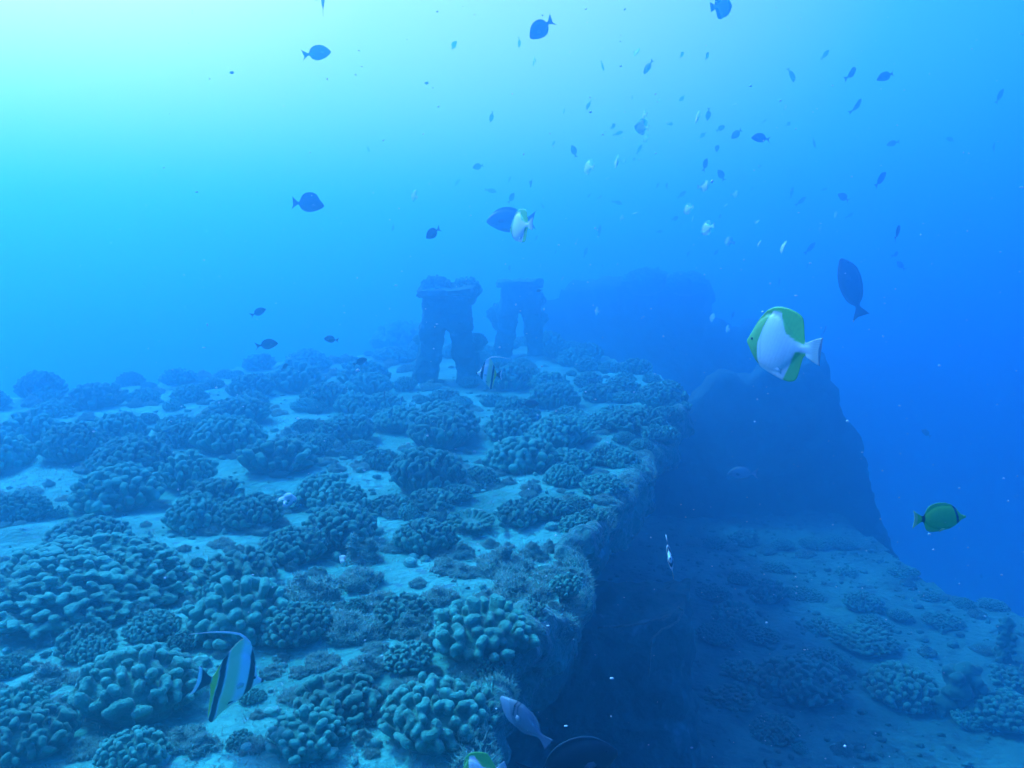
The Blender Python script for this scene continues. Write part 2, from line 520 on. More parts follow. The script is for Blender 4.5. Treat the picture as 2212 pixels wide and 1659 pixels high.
# ------------------------------------------------------------------ algae covered rubble
def blades(name, pts, nrms, lo, hi, m, r, width=.16):
    v, f = [], []
    for p, nn in zip(pts, nrms):
        h = r.uniform(lo, hi)
        d = np.array(nn) * .7 + r.normal(0, .45, 3); d[2] = abs(d[2]) + .2
        d /= np.linalg.norm(d)
        sd = np.cross(d, r.normal(size=3)); sd /= np.linalg.norm(sd)
        sd = sd * h * width
        i = len(v)
        bend = r.normal(0, .25, 3) * h
        v += [p - sd, p + sd, p + d * h * .55 + sd * .8 + bend * .4, p + d * h * .55 - sd * .8 + bend * .4, p + d * h + bend]
        f += [(i, i + 1, i + 2, i + 3), (i + 3, i + 2, i + 4)]
    return mesh_from(name, v, f, m)
def rock_mesh(seed, tall=1.0, lumps=14):
    r = np.random.default_rng(seed)
    b = Build()
    b.ball((0, 0, .05), (.72, .68, .45 * tall), ICO3)
    for _ in range(lumps * 3):
        a = r.uniform(0, 2 * math.pi); q = r.uniform(.05, .85)
        s_ = r.uniform(.09, .24)
        b.ball((math.cos(a) * q, math.sin(a) * q, r.uniform(.05, .62) * tall * (1.15 - q)), (s_ * r.uniform(.7, 1.2), s_ * r.uniform(.7, 1.2), s_ * r.uniform(.7, 1.4) * tall), ICO2)
    me = remesh(b.mesh('rubble_rock', M['rock']), .04, 1, .20, 3.0, amp2=.07, nscale2=10)
    nv = len(me.vertices)
    co = np.empty(nv * 3); me.vertices.foreach_get('co', co); co = co.reshape(-1, 3)
    no = np.empty(nv * 3); me.vertices.foreach_get('normal', no); no = no.reshape(-1, 3)
    sel = np.where(no[:, 2] > -.1)[0]
    sel = r.choice(sel, 2400)
    return me, blades('turf', co[sel], no[sel], .05, .17, M['turf'], r, .13)
ROCKS = [rock_mesh(400 + i, t, l) for i, (t, l) in enumerate(((1, 14), (1.25, 18), (.8, 12), (1.0, 22)))]
def twin_mesh():
    r = np.random.default_rng(7)
    b = Build()
    b.ball((0, 0, .1), (.75, .6, .35), ICO3)
    for cx, hgt, s_ in ((-.42, 1.35, .30), (.38, 1.05, .36)):
        for k in range(7):
            q = k / 6
            b.ball((cx + r.normal(0, .04), r.normal(0, .04), hgt * q), s_ * (1.1 - .65 * q), ICO2)
    me = remesh(b.mesh('rubble_rock', M['rock']), .04, 1, .16, 3.2, amp2=.05, nscale2=11)
    nv = len(me.vertices)
    co = np.empty(nv * 3); me.vertices.foreach_get('co', co); co = co.reshape(-1, 3)
    no = np.empty(nv * 3); me.vertices.foreach_get('normal', no); no = no.reshape(-1, 3)
    sel = r.choice(np.where(no[:, 2] > -.2)[0], 2400)
    return me, blades('turf', co[sel], no[sel], .05, .16, M['turf'], r, .13)
TWIN = twin_mesh()

# ------------------------------------------------------------------ labels: what a thing is + where it sits among things one can find
ORD = ['first', 'second', 'third', 'fourth', 'fifth', 'sixth', 'seventh', 'eighth', 'ninth', 'tenth', 'eleventh', 'twelfth', 'thirteenth', 'fourteenth', 'fifteenth', 'sixteenth', 'seventeenth', 'eighteenth']
PENDING = {}
def later(o, phrase, px, py, space):
    PENDING.setdefault(space, []).append((o, phrase, px, py))
MARKS = {
    'deck': [('the tall bollard', 967, 800), ('the second bollard', 1122, 780), ('the striped fish over the near sand', 490, 1480), ('the cup coral', 1017, 1120),
             ('the twin-peaked rock', 780, 1200), ('the bare sand patch', 260, 1160), ('the far deck corner', 1470, 880), ('the widest near coral', 195, 1270),
             ('the bleached knob', 622, 1085), ('the ragged mound on the far rim', 92, 830), ('the low striped fish mid-deck', 1057, 820), ('the pale fish beside the wall', 1130, 1550)],
    'low': [('the dark ledge corner', 1480, 1330), ('the tall coral column', 2070, 1450), ('the yellow butterflyfish', 2030, 1120), ('the widest dark coral on the lower sand', 1728, 1480), ('the open sand by the frame bottom', 2000, 1620)],
    'fish': [('the big green and white butterflyfish', 1690, 745), ('the diving unicornfish', 1835, 615), ('the pair by the mid water', 1110, 480), ('the butterflyfish cut by the top edge', 1560, 20),
             ('the surgeonfish under the top edge', 1167, 65), ('the tall bollard', 967, 620), ('the second bollard', 1122, 630), ('the big faint butterflyfish', 1387, 275), ('the pale four-sided butterflyfish', 1527, 494), ('the yellow butterflyfish', 2030, 1120), ('the stout fish high in the blue', 1912, 165)],
}
def flush(space):
    words_ = {'fish': ('above', 'below'), 'deck': ('behind', 'in front of'), 'low': ('behind', 'in front of')}[space]
    groups = {}
    for o, ph, x, y in PENDING.get(space, []):
        best = min(MARKS[space], key=lambda q: math.hypot(q[1] - x, (q[2] - y) * (1 if space == 'fish' else 1.6)))
        dx, dy = x - best[1], (y - best[2]) * (1 if space == 'fish' else 1.6)
        an = math.degrees(math.atan2(-dy, dx)) % 360
        side = 'blueward of' if (an < 45 or an > 315) else 'sunward of' if 135 < an < 225 else words_[0] if 45 <= an <= 135 else words_[1]
        groups.setdefault((ph, best[0], side), []).append((math.hypot(dx, dy), o))
    for (ph, mk, side), lst in groups.items():
        lst.sort(key=lambda q: q[0])
        for i, (_, o) in enumerate(lst):
            o['label'] = f'{ph} {side} {mk}' if len(lst) == 1 else f'{ph}, {ORD[min(i, len(ORD) - 1)]} {side} {mk}'

CORALS = []       # x, y, radius of what already stands on the main deck
GROUP_C = 'coral heads on the deck'
def set_coral(o, pos, R, sz, rz):
    o.location = pos
    o.scale = (R * random.uniform(.94, 1.08), R * random.uniform(.9, 1.05), R * sz)
    o.rotation_euler = (random.uniform(-.1, .1), random.uniform(-.1, .1), rz)
def coral_px(cx, by, wpx, kind='f', label=None, sz=None, zf=None, plane=0.0, phrase=None, space='deck', sink=.06):
    p = on(cx, by, plane)
    d = proj(p)[2]
    R = .5 * wpx / F * d / .98
    dirv = Vector((p.x - CAM.x, p.y - CAM.y, 0)).normalized()
    p = p + dirv * R * .8
    d = proj(p)[2]
    R = .5 * wpx / F * d
    if kind == 'r':
        return rock(p, R, label, wpx, cx, by, sz or 1, space=space, plane=plane)
    lst = {'f': FINGER, 'm': RIDGE, 'k': BIGFINGER, 'c': [CUP], 'w': [WIDE]}[kind]
    if plane < -1 and kind == 'f': lst = [FINGER[0], FINGER[1], FINGER[4]]
    me = random.choice(lst)
    o = link('coral_head', me)
    z = (zf or (low_z if plane < -1 else deck_z))(p.x, p.y)
    set_coral(o, (p.x, p.y, z - sink * R), R, (sz or random.uniform(.85, 1.1)), random.uniform(0, 6.28))
    tag(o, label, 'coral', GROUP_C if space == 'deck' else 'coral heads on the lower sand')
    if not label:
        size = 'small' if R < .12 else 'big' if R > .23 else 'mid-sized'
        kd = {'f': 'knobbly', 'm': 'ridged', 'k': 'thick-lobed', 'c': 'cupped'}[kind]
        far = 'hazy ' if d > 6 else ''
        later(o, phrase or f'{size} {far}{kd} coral head', cx, by - wpx * .25, space)
    (CORALS if plane > -1 else LOWC).append((p.x, p.y, R))
    return o
LOWC = []
def rock(p, R, label=None, wpx=0, cx=0, by=0, sz=1.0, proto=None, space='deck', plane=0.0):
    z = low_z(p.x, p.y) if plane < -1 else deck_z(p.x, p.y)
    me, tf = proto or random.choice(ROCKS)
    t = empty('algae_rock', (p.x, p.y, z - .04 * R), random.uniform(0, 6.28) if proto is None else 0)
    t.scale = (R, R, R * sz)
    link('stone', me, t)
    tag(link('turf', tf, t), kind='stuff')
    tag(t, label, 'rock', 'algae rocks among the coral')
    if not label:
        size = 'small' if R < .10 else 'big' if R > .2 else 'mid-sized'
        later(t, f'{size} shaggy algae rock', cx, by - wpx * .25, space)
    (CORALS if plane > -1 else LOWC).append((p.x, p.y, R))
    return t

NEAR = [  # centre x, base y, width in photo pixels, kind
    (90, 868, 95, 'f'), (70, 954, 113, 'k'), (163, 1015, 145, 'f'), (287, 1040, 165, 'f'), (257, 1106, 175, 'f'), (45, 1134, 120, 'f'), (127, 1117, 40, 'k'),
    (495, 992, 150, 'f'), (515, 922, 130, 'f'), (460, 1092, 125, 'k'), (598, 1030, 165, 'k'), (425, 1152, 125, 'f'), (545, 1154, 135, 'f'),
    (192, 1219, 172, 'f'), (640, 1226, 142, 'f'), (520, 1290, 168, 'm'), (303, 1572, 262, 'm'), (188, 1425, 115, 'm'), (530, 1408, 205, 'k'),
    (40, 1560, 115, 'k'), (12, 1452, 90, 'f'), (60, 1668, 190, 'm'), (290, 1690, 150, 'm'), (735, 1590, 185, 'm'), (942, 1642, 222, 'm'), (1012, 1592, 112, 'k'), (665, 1662, 150, 'k'), (520, 1640, 60, 'k'),
    (1040, 1462, 212, 'k'), (870, 1375, 122, 'm'), (885, 1482, 104, 'm'), (920, 1195, 135, 'f'), (735, 1192, 158, 'f'), (1017, 1146, 114, 'c'),
    (920, 1074, 165, 'f'), (1035, 1058, 85, 'f'), (985, 1090, 72, 'k'), (1130, 1028, 150, 'f'), (1225, 1022, 118, 'f'), (1310, 1002, 82, 'f'), (1300, 1082, 90, 'f'),
    (1185, 947, 80, 'f'), (955, 957, 145, 'f'), (1100, 957, 115, 'f'), (865, 940, 125, 'f'), (750, 962, 122, 'f'), (695, 985, 72, 'f'), (778, 984, 64, 'f'),
    (645, 990, 90, 'k'), (824, 1018, 86, 'f'), (960, 872, 75, 'f'), (975, 897, 62, 'f'), (1063, 872, 58, 'f'), (1115, 914, 100, 'f'),
    (1195, 882, 110, 'f'), (1290, 942, 95, 'f'), (1227, 917, 80, 'f'), (705, 882, 100, 'f'), (825, 889, 85, 'f'), (875, 840, 52, 'f'), (1330, 917, 82, 'f'),
    (1375, 950, 120, 'f'), (1440, 860, 62, 'f'), (1440, 918, 66, 'f'), (1440, 960, 56, 'f'), (1340, 1010, 78, 'f'), (1385, 978, 52, 'f'), (1180, 1130, 105, 'f'), (1120, 1140, 90, 'k'),
    (1240, 1150, 60, 'k'), (700, 1100, 120, 'f'), (610, 1110, 70, 'k'), (840, 1110, 80, 'k'),
]
coral_px(195, 1342, 395, 'w', 'widest mounded coral head in the near deck, below the round coral on bare sand', sz=.62)
HAND = {(1017, 1146): 'cup-shaped coral with a pale scalloped rim, alone of its kind on deck',
        (303, 1572): 'big ridged brain-like coral head beside the striped fish over the near sand',
        (942, 1642): 'thick-ridged coral head by the deck edge, beside the pale fish',
        (735, 1590): 'folded ridge coral head between the near sand and the deck edge corals',
        (1040, 1462): 'pale fat-lobed coral hanging over the deck edge above the dark void',
        (192, 1219): 'round knobbly coral head at the edge of the bare sand patch',
        (90, 868): 'ragged coral mound standing highest on the far sunlit deck rim'}
for cx, by, wp, kd in NEAR:
    coral_px(cx, by, wp, kd, HAND.get((cx, by)), sz=(.95 if kd != 'c' else .9) * random.uniform(.88, 1.1) * (1.35 if (cx, by) == (90, 868) else 1))
for cx, by, wp in ((1085, 1268, 150), (968, 1258, 85), (775, 1292, 112), (1120, 1330, 150), (1190, 1280, 95), (760, 1408, 150), (665, 1326, 150), (960, 1002, 76),
                   (480, 1190, 60), (505, 1200, 45), (590, 1470, 60), (820, 1330, 90), (950, 1330, 90), (1000, 1200, 60), (1150, 1210, 70), (560, 1560, 40), (400, 1200, 30), (315, 1138, 26),
                   (1230, 1100, 60), (990, 1390, 100), (700, 1470, 90), (640, 1530, 80), (1010, 1560, 80), (110, 1500, 100), (400, 1640, 110), (190, 1650, 100)):
    coral_px(cx, by, wp, 'r')
p = on(780, 1226); rock(p + Vector((0, .05, 0)), .5 * 96 / F * proj(p)[2] * 1.05, 'twin-peaked shaggy rock standing on sand between two knobbly coral heads', 96, 780, 1226, .95, TWIN)
p = on(440, 818); rock(p, .09, 'lone stump sticking up from the far sunlit deck rim', 30, 440, 810, 1.6)

# open patches that stay bare, in photo pixels
BARE = [(250, 1175, 260, 62), (395, 1010, 55, 26), (800, 1050, 60, 24), (870, 1245, 80, 36), (480, 1545, 150, 90), (140, 1570, 90, 60), (380, 1150, 70, 40)]
def bare(x, y): return any(((x - a) / c) ** 2 + ((y - b_) / e) ** 2 < 1 for a, b_, c, e in BARE)
added = 0
for tries in range(16000):
    if added >= 104: break
    yy = random.uniform(1.3, 11.5)
    xx = random.uniform(-6.5, 1.5)
    if not inside(xx, yy, DECK) or not inside(xx + .12, yy, DECK): continue
    px_, py_, d_ = proj((xx, yy, 0))
    if px_ < -120 or px_ > 2300 or py_ > 1720 or bare(px_, py_): continue
    R = random.choice((.07, .10, .13, .16, .19, .22))
    if d_ < 3.5: R *= .7
    if any(math.hypot(xx - a, yy - c) < .80 * (R + r_) for a, c, r_ in CORALS): continue
    for bx, bd in ((967, 7.8), (1122, 10.2)):
        q = on(bx, 826 if bd < 8 else 790)
        if math.hypot(xx - q.x, yy - (7.75 if bd < 8 else 10.1)) < .34 + R * .6: break
    else:
        wp = 2 * R / d_ * F
        coral_px(px_, py_, wp, random.choice('fffffkm'))
        added += 1
for i, (x, y) in enumerate(((1068, 1470), (1105, 1425), (1160, 1372), (1205, 1330), (1236, 1296), (1244, 1250), (1252, 1212), (1270, 1170), (1292, 1130), (1318, 1098), (1345, 1066), (1368, 1040), (1388, 1012), (1404, 985),
                            (1425, 955), (1448, 928), (1468, 905), (1482, 886), (1455, 850), (1420, 825), (1370, 800), (1300, 775))):
    coral_px(x - 14, y + random.uniform(0, 14), random.uniform(42, 85) * (.5 + .6 * (y - 780) / 700), 'r' if i % 2 and y > 900 else random.choice('ffk'), sz=random.uniform(.8, 1.2))
for q in ((930, 840, 52, 'r'), (1012, 838, 46, 'f'), (966, 848, 44, 'r'), (1100, 800, 34, 'r'), (1140, 798, 34, 'f')): coral_px(*q)
# small growth crowding the nearer deck
added = 0
for tries in range(30000):
    if added >= 272: break
    x, y = random.uniform(-40, 1330), random.uniform(775, 1660)
    if bare(x, y) and random.random() < .93: continue
    p = on(x, y)
    if not inside(p.x + .05, p.y, DECK): continue
    wp = random.choice((40, 55, 70, 90)) * max(.4, .55 + .6 * (y - 960) / 700)
    R_ = .5 * wp / F * proj(p)[2]
    if any(math.hypot(p.x - a, p.y - c) < .78 * (R_ + r_) for a, c, r_ in CORALS): continue
    kd = 'r' if random.random() < .86 else random.choice('fkm')
    coral_px(x, y, wp, kd, sz=random.uniform(.8, 1.2))
    added += 1
# coral heads sitting on the bollards and the deckhouse
def perched(px, py, d, R, label, sz=1.0, kind=FINGER):
    o = link('coral_head', random.choice(kind))
    set_coral(o, at(px, py, d) - Vector((0, 0, R * .3)), R, sz * 1.25, random.uniform(0, 6))
    tag(o, label, 'coral', 'coral heads growing on the wreck fittings')
perched(943, 634, 7.8, .165, 'coral head on top of the tall bollard, bright-water end')
perched(1006, 634, 7.82, .155, 'coral head on top of the tall bollard, deep-blue end')
perched(920, 634, 7.75, .07, 'small coral lump at the cap corner of the tall bollard')
perched(1030, 742, 7.75, .10, 'bushy coral sprouting from the flank of the tall bollard', 1.1)
perched(905, 735, 7.75, .06, 'little coral tuft on the shaded leg of the tall bollard')
perched(1118, 640, 10.2, .15, 'small coral on top of the hazy second bollard')
perched(1150, 655, 10.2, .17, 'coral head on the deep-blue corner of the hazy second bollard')
perched(1082, 690, 10.15, .17, 'coral clump on the shoulder of the hazy second bollard', 1.2)
perched(1160, 692, 10.15, .14, 'coral clump low on the flank of the hazy second bollard')
perched(1395, 606, 14.4, .45, 'faint coral mound on the roof of the far deckhouse', .6)
perched(1480, 612, 14.4, .35, 'faint rounded growth at the far deckhouse corner', .7)
perched(880, 745, 12.6, .55, 'hazy broad mound behind the tall bollard on the bright-water side', .8)

# ------------------------------------------------------------------ lower sand: dark coral heads and columns
LOWL = [(1675, 1228, 62), (1737, 1293, 75), (1864, 1330, 88), (1942, 1347, 52), (1889, 1367, 72), (1774, 1367, 62), (1864, 1416, 128), (2144, 1326, 62), (2033, 1367, 80), (1827, 1242, 46), (1950, 1247, 60),
        (1947, 1515, 150), (1580, 1542, 95), (1670, 1614, 108), (1728, 1637, 32), (1584, 1362, 90), (2170, 1575, 130), (1545, 1402, 80), (1640, 1392, 80), (1655, 1302, 88), (2010, 1300, 44), (2080, 1320, 46), (1780, 1450, 100), (1600, 1260, 60), (1540, 1300, 70), (2190, 1490, 90), (1600, 1470, 80), (2090, 1560, 60)]
coral_px(1728, 1527, 188, 'f', 'widest dark coral mound on the lower sand beside the ledge', sz=.75, plane=LZ, space='low')
for cx, by, wp in LOWL:
    coral_px(cx, by, wp, random.choice('ffk'), sz=random.uniform(.55, .9), plane=LZ, space='low')
for x in range(1500, 1910, 38):
    coral_px(x + random.uniform(-10, 10), 1172 + random.uniform(-4, 26), random.uniform(34, 66), random.choice('rfrk'), sz=random.uniform(.6, 1.1), plane=LZ, space='low', phrase='hazy coral head at the bulkhead foot')
def column(cx, by, wp, hpx, label):
    p = on(cx, by, LZ); d = proj(p)[2]
    R = .5 * wp / F * d; hh = hpx / F * d
    b = Build()
    for k in range(46):
        q = random.random() ** .8; a = random.uniform(0, 6.28); o_ = R * random.uniform(.5, 1.0) * (1.1 - .35 * q)
        b.ball((math.cos(a) * o_, math.sin(a) * o_, hh * q), R * random.uniform(.18, .34), ICO2)
    for k in range(9):
        q = k / 8
        b.ball((random.gauss(0, .12) * R, random.gauss(0, .12) * R, hh * q), R * random.uniform(.5, .75) * (1.1 - .3 * q), ICO2)
    me = remesh(b.mesh('coral_column', M['coral']), R * .09, 1, R * .12, 2.2 / R * .5, amp2=R * .08, nscale2=12)
    o = link('coral_column', me, loc=(p.x, p.y, low_z(p.x, p.y) - .03))
    tag(o, label, 'coral', 'coral columns on the lower sand')
column(2072, 1520, 92, 95, 'dark stubby coral column on the lower sand, the thicker of two')
column(2168, 1430, 44, 95, 'thin dark coral column at the drop-off by the frame edge')
for cx, by, wp in ((2110, 1345, 40), (2050, 1300, 30), (1960, 1262, 30), (1560, 1330, 40), (1900, 1480, 40), (2000, 1420, 40), (2120, 1420, 50), (1820, 1640, 50)):
    coral_px(cx, by, wp, 'r', plane=LZ, space='low')

# rubble and turf nobody could count
def pebbles(name, poly, zf, n_, lo, hi, ymax, m, seed, cond=None):
    r = np.random.default_rng(seed)
    b = Build(); k = 0
    while k < n_:
        y = r.uniform(1.0, ymax) ; x = r.uniform(-5.5, 4.6)
        if not inside(x, y, poly): continue
        if cond and not cond(x, y): continue
        s_ = lo * (hi / lo) ** (r.uniform() ** 1.8)
        b.ball((x, y, zf(x, y) + s_ * .25), np.array([r.uniform(.6, 1.4), r.uniform(.6, 1.4), r.uniform(.4, .9)]) * s_ * (1 + .0), ICO1)
        k += 1
    v = b.verts()
    v = v + r.normal(0, 1, v.shape) * lo * .25
    return tag(link(name, mesh_from(name, v, b.f, m)), kind='stuff')
pebbles('rubble', DECK, deck_z, 2600, .006, .032, 8, M['rock'], 1)
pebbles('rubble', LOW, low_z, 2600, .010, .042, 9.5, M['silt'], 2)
pebbles('rubble', DECK, deck_z, 260, .004, .014, 5, M['pale'], 3)
def turf_carpet():
    r = np.random.default_rng(4)
    pts = []
    while len(pts) < 26000:
        x, y = r.uniform(-3, 1.3), r.uniform(1.2, 6)
        if not inside(x, y, DECK): continue
        dens = fbm((x, y, 20), 1.6, 3) + .28
        # thicker near the open edge of the deck
        ex = min(abs(x - e.x) + .5 * abs(y - e.y) for e in EDGE)
        if r.uniform() < dens + .5 * math.exp(-ex * 2.2) - .12:
            pts.append((x, y, deck_z(x, y)))
    pts = np.array(pts)
    return tag(link('turf_algae', blades('turf_algae', pts, np.tile((0, 0, 1.0), (len(pts), 1)), .004, .016, M['turf'], r, .14)), kind='stuff')
turf_carpet()
def rim_turf():
    r = np.random.default_rng(6)
    pts, nr = [], []
    for _ in range(16000):
        i = r.integers(0, len(fine) - 1)
        p = fine[i].lerp(fine[i + 1], r.uniform())
        a = r.uniform(-.6, 3.4)
        side = (fine[i + 1] - fine[i]).cross(Vector((0, 0, 1))).normalized()
        d = side * math.cos(a) + Vector((0, 0, math.sin(a)))
        pts.append(np.array(p + d * .05)); nr.append(np.array(d))
    o = link('turf', blades('turf', pts, nr, .005, .018, M['turf'], r, .12), wreck)
    o.location = -WO
    tag(o, kind='stuff')
rim_turf()

# bleached knobs
for i, (x, y, d, R, lab) in enumerate(((622, 1085, 3.6, .035, 'bleached white knob on the coral crest in mid deck'), (922, 1478, 2.12, .03, 'white dead coral tip above the thick-ridged coral by the edge'),
                                      (1101, 1345, 2.42, .022, 'small white tip on the fat-lobed edge coral'), (1160, 962, 4.6, .03, 'pale tuft atop the coral beside the deck edge'), (740, 1215, 3.0, .02, 'whitish fleck on the knobbly coral beside the twin-peaked rock'))):
    b = Build()
    for k in range(5):
        b.ball((random.gauss(0, .4) * R, random.gauss(0, .4) * R, random.uniform(-.5, .8) * R), R * random.uniform(.5, .8), ICO2)
    me = remesh(b.mesh('bleached_knob', M['pale']), R * .12, 2, R * .1, 20)
    tag(link('bleached_knob', me, loc=at(x, y, d)), lab, 'coral', 'bleached coral bits')
# old rope over the ledge
b = Build()
rp = [at(x, y, d) for x, y, d in ((1290, 1356, 4.13), (1340, 1352, 4.12), (1385, 1346, 4.12), (1425, 1338, 4.1), (1452, 1324, 4.1), (1466, 1310, 4.1), (1476, 1320, 4.1), (1462, 1345, 4.08), (1430, 1358, 4.06), (1408, 1380, 4.05), (1404, 1420, 4.05), (1400, 1470, 4.05))]
sm_ = []
for i in range(len(rp) - 1):
    for k in range(5):
        sm_.append(rp[i].lerp(rp[i + 1], k / 5) + Vector((0, 0, .004 * math.sin(i * 2 + k))))
b.tube(sm_, .006, 6)
tag(link('rope', b.mesh('rope', M['rope'])), 'frayed old rope draped over the corner of the dark ledge', 'rope')

# ------------------------------------------------------------------ fish
def gauss(a, k=3):
    for _ in range(k):
        b_ = a.copy(); b_[1:-1] = .25 * a[:-2] + .5 * a[1:-1] + .25 * a[2:]; a = b_
    return a
def fish_mesh(name, Lg, xs, bt, bb, ft, fb, wd, color, fork=0.0, xp=.78, nx=80, nv=40, bend=0.0, eye=None, er=.018, pect=None, pelv=None, filament=None, fcol=(1, 1, 1), tipedge=0.0):
    x = np.linspace(0, 1, nx)
    I = lambda q, k=3: gauss(np.interp(x, xs, q), k)
    bt, bb, ft, fb, wd = I(bt), I(bb), I(ft, 2), I(fb, 2), I(wd)
    V, Fc, Cl = [], [], []
    def yb(q): return bend * np.clip(q - .35, 0, 2) ** 2
    vv = np.linspace(0, 1, nv)
    rings = []
    for i in range(nx):
        z = fb[i] + (ft[i] - fb[i]) * vv
        zc, hb = (bt[i] + bb[i]) / 2, max(1e-4, (bt[i] - bb[i]) / 2)
        t = wd[i] * np.sqrt(np.clip(1 - ((z - zc) / hb) ** 2, 0, 1))
        t = np.maximum(t, .0045); t[0] = t[-1] = .0015
        u = abs(2 * vv - 1)
        xx = x[i] + (fork * (u ** 1.6) * (x[i] - xp) / (1 - xp) if x[i] > xp else 0) * np.ones(nv)
        col = color(np.full(nv, x[i]), z, vv, (z - zc) / hb)
        ring = []
        for sgn, order in ((1, range(nv)), (-1, range(nv - 1, -1, -1))):
            for j in order:
                ring.append(len(V))
                V.append(((.5 - xx[j]) * Lg, (sgn * t[j] + yb(xx[j])) * Lg, z[j] * Lg)); Cl.append(col[j])
        rings.append(ring)
    m_ = len(rings[0])
    for i in range(nx - 1):
        for j in range(m_):
            Fc.append((rings[i][j], rings[i][(j + 1) % m_], rings[i + 1][(j + 1) % m_], rings[i + 1][j]))
    Fc.append(tuple(rings[0])); Fc.append(tuple(rings[-1][::-1]))
    def addv(v, f, c):
        k = len(V); V.extend(map(tuple, v)); Cl.extend([c] * len(v)); Fc.extend(tuple(int(a) + k for a in q) for q in f)
    if eye:
        wi = float(np.interp(eye[0], x, wd)); zc = float(np.interp(eye[0], x, (bt + bb) / 2)); hb = float(np.interp(eye[0], x, (bt - bb) / 2))
        ty = wi * math.sqrt(max(.05, 1 - ((eye[1] - zc) / hb) ** 2))
        for sg in (1, -1):
            addv(np.array(ICO2[0]) * er * Lg * np.array((1, .6, 1)) + np.array(((.5 - eye[0]) * Lg, sg * ty * Lg, eye[1] * Lg)), ICO2[1], (.01, .01, .012))
    def fin(pts, c, off):          # a thin slab from points in length units
        a = np.array(pts, float) * Lg; a2 = a + np.array(off) * Lg
        k = len(a)
        addv(np.vstack([a, a2]), [list(range(k)), list(range(k, 2 * k))[::-1]] + [[q, k + q, k + (q + 1) % k, (q + 1) % k] for q in range(k)], c)
    if pect:
        px_, pz_, ln, c = pect
        wi = float(np.interp(px_, x, wd)) * .93
        for sg in (1, -1):
            fin([(.5 - px_, sg * wi, pz_ + .03), (.5 - px_ - ln * .6, sg * (wi + .008), pz_ + .04), (.5 - px_ - ln, sg * (wi + .012), pz_ - .01), (.5 - px_ - ln * .7, sg * (wi + .010), pz_ - .06), (.5 - px_, sg * wi, pz_ - .03)], c, (0, sg * .004, 0))
    if pelv:
        px_, pz_, ln, c = pelv
        for sg in (1, -1):
            fin([(.5 - px_, sg * .02, pz_ + .02), (.5 - px_ - ln, sg * .035, pz_ - ln * .35), (.5 - px_ - ln * .75, sg * .03, pz_ - ln * .02)], c, (0, sg * .006, 0))
    if filament:
        b_ = Build()
        pts, r0 = filament
        k = len(pts)
        b_.tube([((.5 - q[0]) * Lg, (yb(q[0])) * Lg, q[1] * Lg) for q in pts], [max(.0025, r0 * (1 - i / (k - 1)) ** .7) * Lg for i in range(k)], 6)
        v_ = b_.verts(); v_[:, 1] *= .45
        addv(v_, b_.f, fcol)
    me = mesh_from(name, V, Fc, M['fish'])
    at_ = me.color_attributes.new('Col', 'FLOAT_COLOR', 'POINT')
    at_.data.foreach_set('color', np.hstack([np.array(Cl, float), np.ones((len(Cl), 1))]).ravel())
    fix_normals(me)
    return me
def sm(a, e0, e1): q = np.clip((a - e0) / (e1 - e0), 0, 1); return q * q * (3 - 2 * q)
def mixc(base, c, k): return base * (1 - k[:, None]) + np.array(c) * k[:, None]

WHITE, YEL, BLK = (.66, .68, .66), (.12, .46, .09), (.012, .016, .02)
def c_pyr(x, z, v, u):
    c = np.tile(np.array(WHITE), (len(x), 1))
    line = np.interp(x, [0, .40, .46, .56, .70, .80, 1], [.9, .9, .34, .16, .07, .045, .9])
    c = mixc(c, YEL, sm(z - line, -.008, .012))
    c = mixc(c, YEL, sm(-.035 - .0 * x - z, 0, .02) * sm(x - .4 * (z + .40), .555, .58) * (x < .83))
    c = mixc(c, (.12, .36, .08), 1 - sm(x - .13 * np.clip(z / .4, 0, 1.4), .19, .215))
    c = mixc(c, YEL, sm(z, .385, .40) * (x < .5))
    c = c * (1 - .07 * ((np.sin(x * 190 + z * 60) * np.sin(z * 190) > 0) & (x < .8)))[:, None]
    c = mixc(c, (.35, .42, .40), .5 * sm(.012 - abs(x - .245 - .25 * z * z), 0, .008) * (abs(z) < .2))
    ray = .5 + .5 * np.cos(v * 90)
    c = mixc(c, (.36, .46, .48), .8 * sm(x, .84, .93))
    return c * (1 - .35 * (sm(x, .84, .95) * ray)[:, None])
X1 = [0, .03, .08, .15, .25, .35, .45, .55, .65, .72, .765, .80, .86, .93, 1]
PYR = fish_mesh('pyramid_butterflyfish', 1, X1,
    [.0, .05, .14, .25, .34, .36, .33, .25, .15, .09, .05, .05, .055, .06, .07],
    [-.03, -.07, -.14, -.22, -.29, -.32, -.32, -.28, -.19, -.11, -.055, -.05, -.055, -.06, -.07],
    [.0, .055, .155, .28, .40, .45, .46, .45, .42, .385, .34, .06, .10, .14, .165],
    [-.03, -.075, -.15, -.235, -.31, -.35, -.38, -.41, -.42, -.40, -.35, -.06, -.10, -.14, -.165],
    [.004, .025, .04, .06, .075, .08, .078, .066, .045, .028, .02, .016, .008, .005, .004],
    c_pyr, fork=.03, eye=(.10, .03), pelv=(.36, -.27, .2, WHITE))
def c_idol(x, z, v, u):
    c = np.tile(np.array((.80, .84, .80)), (len(x), 1))
    s_ = x - .10 * np.clip(z, -.5, .6)
    c = mixc(c, (.68, .74, .34), sm(s_, .40, .50) * (1 - sm(s_, .60, .63)))
    c = mixc(c, BLK, sm(s_, .18, .20) * (1 - sm(s_, .285, .305)))
    c = mixc(c, BLK, sm(s_, .625, .64) * (1 - sm(s_, .705, .72)) * (x < .80))
    c = mixc(c, (.66, .68, .06), sm(s_, .715, .73) * (x < .80))
    c = mixc(c, BLK, sm(x, .80, .82) * (1 - sm(x, .95, .965)))
    return mixc(c, (.03, .03, .03), 1 - sm(x, .045, .05))
